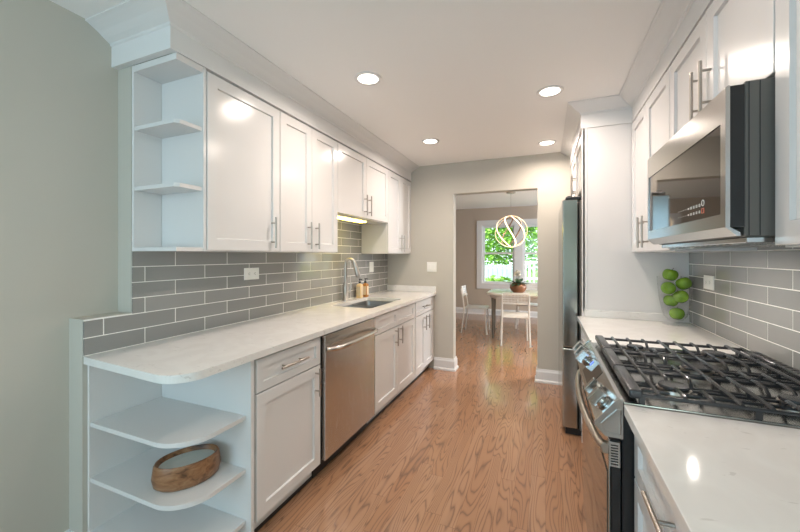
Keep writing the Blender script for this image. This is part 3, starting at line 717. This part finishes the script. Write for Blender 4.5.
# three grates, each with a thick rounded front rail, cross bars and fingers
GZ = .950
GW = (RY1 - RY0 - .006) / 3
for g in range(3):
    ya = RY0 + .003 + g * GW + .0015; yb = ya + GW - .003
    bm = BM()
    box(bm, .227, .263, ya, yb, GZ - .018, GZ + .008, .007, 3)
    xs_ = [.30, .362, .424, .486, .548, .61, .672, .734]
    for y in (ya + .007, yb - .007):
        box(bm, .243, .79, y - .006, y + .006, GZ - .012, GZ - .001, .003)
        for x in (.26, .52, .775): box(bm, x - .007, x + .007, y - .006, y + .006, .9195, GZ - .01)
    box(bm, .782, .796, ya, yb, GZ - .014, GZ + .001, .003)
    cx_ = (ya + yb) / 2
    box(bm, .25, .785, cx_ - .005, cx_ + .005, GZ - .02, GZ - .012, .002)
    for i, x in enumerate(xs_):
        if i in (1, 2, 5, 6):      # fingers that stop short of the burner and bend down to the lower bar
            for s in (-1, 1):
                ye = ya + .002 if s < 0 else yb - .002
                tube(bm, [(x, ye, GZ + .001), (x, ye - s * .012, GZ + .003), (x, cx_ + s * .052, GZ + .003), (x, cx_ + s * .036, GZ - .010), (x, cx_ + s * .034, GZ - .018)], .0055, 6)
        else:
            tube(bm, [(x, ya + .002, GZ), (x, ya + .012, GZ + .003), (x, yb - .012, GZ + .003), (x, yb - .002, GZ)], .0058, 6)
            box(bm, x - .004, x + .004, cx_ - .005, cx_ + .005, GZ - .014, GZ + .001)
    for s in (-1, 1):   # lower bars carrying the finger ends
        box(bm, .25, .785, cx_ + s * .034 - .005, cx_ + s * .034 + .005, GZ - .024, GZ - .015, .002)
    obj('grate', bm, 'iron', ct, True)

# ------------------------------------------------------------------ vase of green apples
vx, vy = .757, 2.722
t = thing('glass_vase', (vx, vy, .9145), 'clear footed glass vase full of green apples on the short right counter', 'vase')
bm = BM(); lathe(bm, [(.0, 0), (.066, .0), (.068, .004), (.03, .010), (.014, .016), (.016, .024)], (vx, vy, .9145), 36); obj('foot', bm, 'glass', t, True)
bm = BM(); prof = [(.016, .024), (.042, .032), (.060, .055), (.072, .10), (.084, .17), (.092, .25), (.096, .305), (.0945, .3055), (.0905, .25), (.0825, .17), (.0705, .10), (.0585, .058), (.04, .036), (.002, .030)]
lathe(bm, prof, (vx, vy, .9145), 36); obj('bowl', bm, 'glass', t, True)
apl = [(.009, 0, .070, .040), (-.014, .030, .148, .040), (.020, -.036, .182, .040), (-.035, .002, .230, .040), (.047, .008, .261, .042), (-.018, .028, .314, .042)]
names = ['lowest green apple at the bottom of the glass vase', 'green apple second from the bottom of the vase, on the left', 'green apple in the middle of the vase, on the right',
         'green apple in the vase directly below the topmost apple, on the left', 'green apple high on the right side of the vase', 'topmost green apple with a stem, sticking out of the vase']
rnd = random.Random(3)
for (dx, dy, dz, r), nm in zip(apl, names):
    c = Vector((vx + dx, vy + dy, .9145 + dz))
    t = thing('green_apple', c, nm, 'apple', 'green apples in the glass vase')
    rot = Matrix.Rotation(rnd.uniform(-.7, .7), 4, 'X') @ Matrix.Rotation(rnd.uniform(-.7, .7), 4, 'Y')
    if nm.startswith('topmost'): rot = Matrix.Rotation(.25, 4, 'Y')
    bm = BM(); pr = []
    for k in range(19):
        a = math.pi * k / 18
        rr = r * (math.sin(a) ** .85) * (1 + .05 * math.cos(a)) ; z = r * .93 * math.cos(a) - r * .22 * math.exp(-(a / .35) ** 2) + r * .12 * math.exp(-((math.pi - a) / .3) ** 2)
        pr.append((max(rr, .0004), z))
    lathe(bm, pr, (0, 0, 0), 28, cap0=True, cap1=True); bm.transform(Matrix.Translation(c) @ rot); obj('fruit', bm, 'apple', t, True)
    bm = BM(); tube(bm, [(0, 0, r * .68), (.003, 0, r * .9), (.008, 0, r * 1.12)], [.0014, .0014, .002], 6); bm.transform(Matrix.Translation(c) @ rot); obj('stem', bm, 'stem', t, True)

# ------------------------------------------------------------------ plates on the walls
def plate_x(xw, sg, yc, zc, w, h, label, kind):
    t = thing('electrical_outlet' if kind == 'outlet' else 'light_switch', (xw, yc, zc - h / 2), label, 'outlet' if kind == 'outlet' else 'switch')
    bm = BM(); a, b = sorted((xw + sg * .0006, xw + sg * .007)); box(bm, a, b, yc - w / 2, yc + w / 2, zc - h / 2, zc + h / 2, .002, 2); obj('cover_plate', bm, 'plate', t)
    a, b = sorted((xw + sg * .0068, xw + sg * .0095))
    if kind == 'outlet':
        for s in (-1, 1):
            bm = BM(); yy = yc + s * w * .19; box(bm, a, b, yy - .0165, yy + .0165, zc - .014, zc + .014, .003, 2); k = obj('socket', bm, 'plate', t)
            bm = BM(); a2, b2 = sorted((xw + sg * .0094, xw + sg * .0098))
            for dz in (-.006, .006): box(bm, a2, b2, yy - .002, yy + .006, zc + dz - .0012, zc + dz + .0012)
            box(bm, a2, b2, yy - .009, yy - .005, zc - .002, zc + .002); obj('slots', bm, 'black', k)
    else:
        bm = BM(); box(bm, a, b, yc - .016, yc + .016, zc - .033, zc + .033, .002, 2); obj('rocker', bm, 'plate', t)
plate_x(XL, 1, 1.822, 1.229, .128, .079, 'white double electrical outlet plate on the left tile backsplash', 'outlet')
plate_x(XL, 1, 3.60, 1.222, .10, .118, 'single white rocker switch plate on the tile beyond the faucet', 'switch')
plate_x(XR, -1, 2.53, 1.198, .128, .079, 'white double electrical outlet plate on the right tiles beside the apple vase', 'outlet')
t = thing('light_switch', (-1.262, YB, 1.157), 'white two rocker light switch plate on the back wall left of the doorway', 'switch')
bm = BM(); box(bm, -1.322, -1.203, YB - .007, YB - .0006, 1.157, 1.274, .002, 2); obj('cover_plate', bm, 'plate', t)
for x in (-1.288, -1.237):
    bm = BM(); box(bm, x - .0165, x + .0165, YB - .0098, YB - .0068, 1.182, 1.249, .002, 2); obj('rocker', bm, 'plate', t)

# ------------------------------------------------------------------ recessed ceiling lights
def can(x, y, label, power=CAN_W, col=(1, .865, .765)):
    t = thing('recessed_light', (x, y, H - .012), label, 'light', 'recessed ceiling lights')
    bm = BM(); lathe(bm, [(.062, -.0005), (.062, -.006), (.078, -.008), (.083, -.004), (.083, -.0005)], (x, y, H), 36); obj('trim_ring', bm, 'trim', t, True)
    bm = BM(); lathe(bm, [(.0605, -.001), (.0605, -.004), (.001, -.0045)], (x, y, H), 36, cap0=True, cap1=True); obj('diffuser', bm, 'can', t)
    area('recessed_light_glow', (x, y, H - .02), (0, 0, 0), .09, .09, power, col, 165, 'DISK')
can(-1.005, 1.92, 'lit recessed ceiling light nearest the open end shelf, largest on the left side')
can(.027, 2.527, 'lit recessed ceiling light on the right, nearer one, beside the refrigerator crown moulding')
can(-1.008, 3.197, 'lit recessed ceiling light on the left, far one, in front of the doorway wall')
can(.013, 3.666, 'lit recessed ceiling light on the right, far one, close to the back wall')
can(.02, 1.3, 'lit recessed ceiling light above the camera near the range', 3)
can(-.5, -.9, 'lit recessed ceiling light behind the camera', 3)

# ------------------------------------------------------------------ dining room
def chair(x, y, rz, label):
    """seat faces local +y"""
    t = thing('dining_chair', (x, y, 0), label, 'chair', 'white dining chairs around the table')
    mt = Matrix.Translation((x, y, 0)) @ Matrix.Rotation(rz, 4, 'Z')
    def fin(nm, bm, sm=True, lb=None): bm.transform(mt); return obj(nm, bm, 'chair', t, sm)
    bm = BM(); rings = []
    for ins, z in ((.006, .436), (0, .441), (0, .448), (.006, .453)): rings.append([(px, py, z - .012 * max(0, -py / .2) * .5) for px, py in rrect(-.20 + ins, .20 - ins, -.19 + ins, .20 - ins, .05)])
    ringface(bm, rings, True, True, True); fin('seat', bm)
    for sx_ in (-1, 1):
        bm = BM(); tube(bm, [(sx_ * .205, .20, .005), (sx_ * .19, .175, .30), (sx_ * .185, .165, .436)], .0125, 8); l = fin('leg', bm)
        bm = BM(); tube(bm, [(sx_ * .205, -.235, .005), (sx_ * .196, -.20, .30), (sx_ * .192, -.19, .45), (sx_ * .19, -.215, .63), (sx_ * .188, -.245, .775)], .0125, 8); fin('leg', bm)
    bm = BM(); ys = lambda px: -.232 - .03 * (1 - (px / .19) ** 2)
    for zz0, zz1 in ((.775, .805), (.63, .655)):
        n = 10; r0 = []
        for k in range(n + 1):
            px = -.188 + .376 * k / n; yy = ys(px) + (.0 if zz0 > .7 else .03); r0.append([(px, yy - .008, zz0), (px, yy + .008, zz0), (px, yy + .008, zz1), (px, yy - .008, zz1)])
        ringface(bm, r0, True, True, True)
    for k in range(19):      # pierced panel: slim upright slats with cross strips
        px = -.18 + .36 * k / 18; tube(bm, [(px, ys(px) + .03, .645), (px, ys(px) + .002, .785)], .0052, 5)
    for zz in (.68, .715, .75):
        tube(bm, [(px, ys(px) + .03 - .028 * (zz - .645) / .14, zz) for px in [-.185 + .37 * k / 10 for k in range(11)]], .0055, 5)
    fin('backrest', bm)
    for sy_ in (.165, -.195):
        bm = BM(); tube(bm, [(-.188, sy_, .43), (.188, sy_, .43)], .008, 8); fin('seat_rail', bm)
    return t
chair(-.44, 5.69, math.radians(8), 'white dining chair with its pierced back to the kitchen, in front of the table')
chair(-1.13, 6.30, math.radians(-88), 'white dining chair turned sideways at the left end of the table')
chair(-.30, 7.02, math.radians(180), 'white dining chair on the far side of the table under the window')
t = thing('dining_table', (-.05, 6.33, 0), 'pale topped dining table with slim dark legs standing below the window', 'table')
bm = BM(); rings = []
for ins, z in ((.012, .70), (0, .706), (0, .728), (.004, .732)): rings.append([(px, py, z) for px, py in rrect(-.92 + ins, .86 - ins, 5.82 + ins, 6.80 - ins, .22, 8)])
ringface(bm, rings, True, True, True); obj('tabletop', bm, 'ttop', t, True)
bm = BM(); rings = []
R_ = rrect(-.86, .80, 5.88, 6.74, .17, 6); Q_ = rrect(-.84, .78, 5.90, 6.72, .16, 6)
ringface(bm, [[(a, b, .655) for a, b in R_], [(a, b, .70) for a, b in R_]], True, True, True); obj('apron', bm, 'ttop', t)
for x, y in ((-.80, 5.93), (-.865, 6.64), (.0, 5.93), (.74, 6.69), (.74, 5.93)):
    if (x, y) == (.0, 5.93): continue
    bm = BM(); tube(bm, [(x, y, .003), (x, y, .66)], [.017, .024], 12); obj('leg', bm, 'tleg', t, True)
# planter
px_, py_, pz_ = -.42, 6.15, .7325
t = thing('flower_bowl', (px_, py_, pz_), 'round brown bowl of white flowers and green leaves on the dining table', 'plant')
bm = BM(); lathe(bm, [(.0, 0), (.07, 0), (.105, .03), (.135, .085), (.13, .125), (.095, .165), (.085, .168), (.085, .15), (0, .148)], (px_, py_, pz_), 32); obj('bowl', bm, 'copper', t, True)
def leaf(bm, base, d, ln, w, droop=.3):
    d = Vector(d).normalized(); s = d.cross(Vector((0, 0, 1))).normalized(); rows = []
    for k in range(7):
        u = k / 6; ww = w * math.sin(math.pi * (u * .92 + .06)) ; p = Vector(base) + d * ln * u + Vector((0, 0, -droop * ln * u * u)); nn = s.cross(d)
        rows.append([p - s * ww / 2, p - nn * w * .12 * math.sin(math.pi * u), p + s * ww / 2])
    R = [[bm.verts.new(q) for q in r] for r in rows]
    for a, b in zip(R[:-1], R[1:]):
        for i in range(2): bm.faces.new((a[i], a[i + 1], b[i + 1], b[i]))
rnd = random.Random(5); bm = BM()
for k in range(16):
    a = rnd.uniform(0, 6.28); leaf(bm, (px_ + .03 * math.cos(a), py_ + .03 * math.sin(a), pz_ + .15), (math.cos(a), math.sin(a), rnd.uniform(.15, .9)), rnd.uniform(.16, .27), rnd.uniform(.05, .075))
obj('leaves', bm, 'leafd', t, True)
bm = BM()
for k in range(5): tube(bm, [(px_, py_, pz_ + .15), (px_ - .03 + .012 * k, py_, pz_ + .26), (px_ - .05 + .018 * k, py_, pz_ + .34)], .003, 5)
obj('flower_stems', bm, 'leafd', t)
for k in range(5):
    bm = BM(); c = Vector((px_ - .05 + .018 * k, py_ - .01, pz_ + .31 + .02 * (k % 3)))
    for j in range(5):
        a = 6.28 * j / 5 + k; leaf(bm, c, (math.cos(a), -.4, math.sin(a)), .042, .034, .0)
    obj('flower', bm, 'petal', t, True)

# pendant light
ox, oy, oz, orad = -.548, 6.30, 1.765, .262
t = thing('pendant_light', (ox, oy, oz), 'glowing orb pendant light of woven bands hanging above the dining table', 'light')
bm = BM(); lathe(bm, [(0, -.001), (.075, -.001), (.075, -.018), (.07, -.022), (0, -.022)], (ox, oy, H), 28); obj('canopy', bm, 'nickel', t, True)
bm = BM(); tube(bm, [(ox, oy, H - .02), (ox, oy, oz + orad)], .003, 6); tube(bm, [(ox, oy, oz + orad - .02), (ox, oy, oz + orad + .02)], .014, 10); obj('cord', bm, 'nickel', t)
for k in range(7):
    ph = 2 * math.pi * k / 7 + .25; pts = []; nn = []; pt2 = []
    for i in range(33):
        u = i / 32; th = .1 + (math.pi - .2) * u; fi = ph + 1.75 * (u - .5)
        v = Vector((math.sin(th) * math.cos(fi), math.sin(th) * math.sin(fi), math.cos(th))); pts.append(Vector((ox, oy, oz)) + v * orad); pt2.append(Vector((ox, oy, oz)) + v * (orad + .0055)); nn.append(v)
    bm = BM(); ribbon(bm, pts, .022, .006, nn); lb = obj('light_band', bm, 'rose', t)
    bm = BM(); ribbon(bm, pt2, .019, .004, nn); obj('led_strip', bm, 'ledw', lb)

# unseen ceiling light added to brighten the dining room
can(1.2, 5.2, 'unseen recessed ceiling light added to brighten the dining room', 55, (1, .82, .62))

# ------------------------------------------------------------------ outdoors
bm = BM(); box(bm, -30, 30, YW + .3, 45, -.35, -.3); o = obj('lawn', bm, 'lawn'); o['kind'] = 'structure'
def tree(x, y, h, r, n, mat, label, trunk=True, z0=-.3):
    rr = random.Random(int(x * 10) + n)
    t = thing('tree' if trunk else 'bush', (x, y, z0), label, 'tree' if trunk else 'bush', 'trees and bushes outside the windows')
    if trunk:
        bm = BM(); tube(bm, [(x, y, z0), (x + .05, y, z0 + h * .4), (x + .1, y + .1, z0 + h * .8)], [.14, .11, .04], 10)
        for k in range(5):
            a = rr.uniform(0, 6.28); zz = z0 + h * rr.uniform(.3, .6); tube(bm, [(x + .05, y, zz), (x + r * .5 * math.cos(a), y + r * .5 * math.sin(a), zz + r * .5)], [.05, .02], 6)
        obj('trunk', bm, 'bark', t, True)
    blobs = [(x + rr.uniform(-.6, .6) * r, y + rr.uniform(-.5, .5) * r, z0 + h * (rr.uniform(.25, .85) if trunk else rr.uniform(.2, .7)), r * rr.uniform(.4, .65)) for _ in range(14)]
    bm = BM()
    for _ in range(n):
        bx, by, bz, b_ = rr.choice(blobs); v = Vector((rr.gauss(0, 1), rr.gauss(0, 1), rr.gauss(0, 1))).normalized() * b_ * rr.uniform(.5, 1) ** .5
        p = Vector((bx, by, max(bz, z0 + .05))) + v; s = rr.uniform(.05, .11)
        if p.z < z0 + .03: continue
        d = Vector((rr.gauss(0, 1), rr.gauss(0, 1), rr.gauss(0, .6))).normalized(); q = d.cross(Vector((rr.gauss(0, 1), rr.gauss(0, 1), rr.gauss(0, 1)))).normalized()
        vs = [bm.verts.new(p + d * s * a + q * s * b) for a, b in ((-1, 0), (0, -.45), (1, 0), (0, .45))]; bm.faces.new(vs)
    obj('foliage', bm, mat, t)
tree(-1.0, 15.0, 5.6, 2.3, 13000, 'leafa', 'bright green leafy tree outside the dining window behind the railing')
tree(5.2, 15.0, 5.6, 2.3, 9000, 'leafa', 'bright green leafy tree outside the other dining window')
tree(1.4, 22.0, 8.5, 3.1, 9000, 'leafb', 'taller darker green tree farthest back in the garden')
tree(-1.25, 10.9, 1.15, .4, 1500, 'leafa', 'low green bush in front of the garden fence', False)
t = thing('garden_fence', (-2.2, 11.9, -.3), 'blue grey wooden garden fence seen through the left sash of the dining window', 'fence')
bm = BM()
for k in range(26): box(bm, -4.6 + k * .15, -4.46 + k * .15, 11.9, 11.925, -.25, 1.05 + (.02 if k % 2 else 0), .004)
for z in (.05, .8): box(bm, -4.6, -.72, 11.926, 11.97, z, z + .09)
obj('boards', bm, 'fence', t)
for x in (-4.5, -3.3, -2.1, -.8):
    bm = BM(); box(bm, x - .05, x + .05, 11.80, 11.899, -.29, 1.16, .006); obj('post', bm, 'fence', t)
t = thing('white_railing', (1.2, 11.4, -.3), 'white slatted railing seen through the right sash of the dining window', 'fence')
bm = BM()
for z in (.08, .62, 1.12): box(bm, -.62, 3.6, 11.36, 11.42, z, z + .07)
for k in range(34): box(bm, -.60 + k * .125, -.545 + k * .125, 11.375, 11.405, -.28, 1.12)
obj('rails', bm, 'whitefence', t)
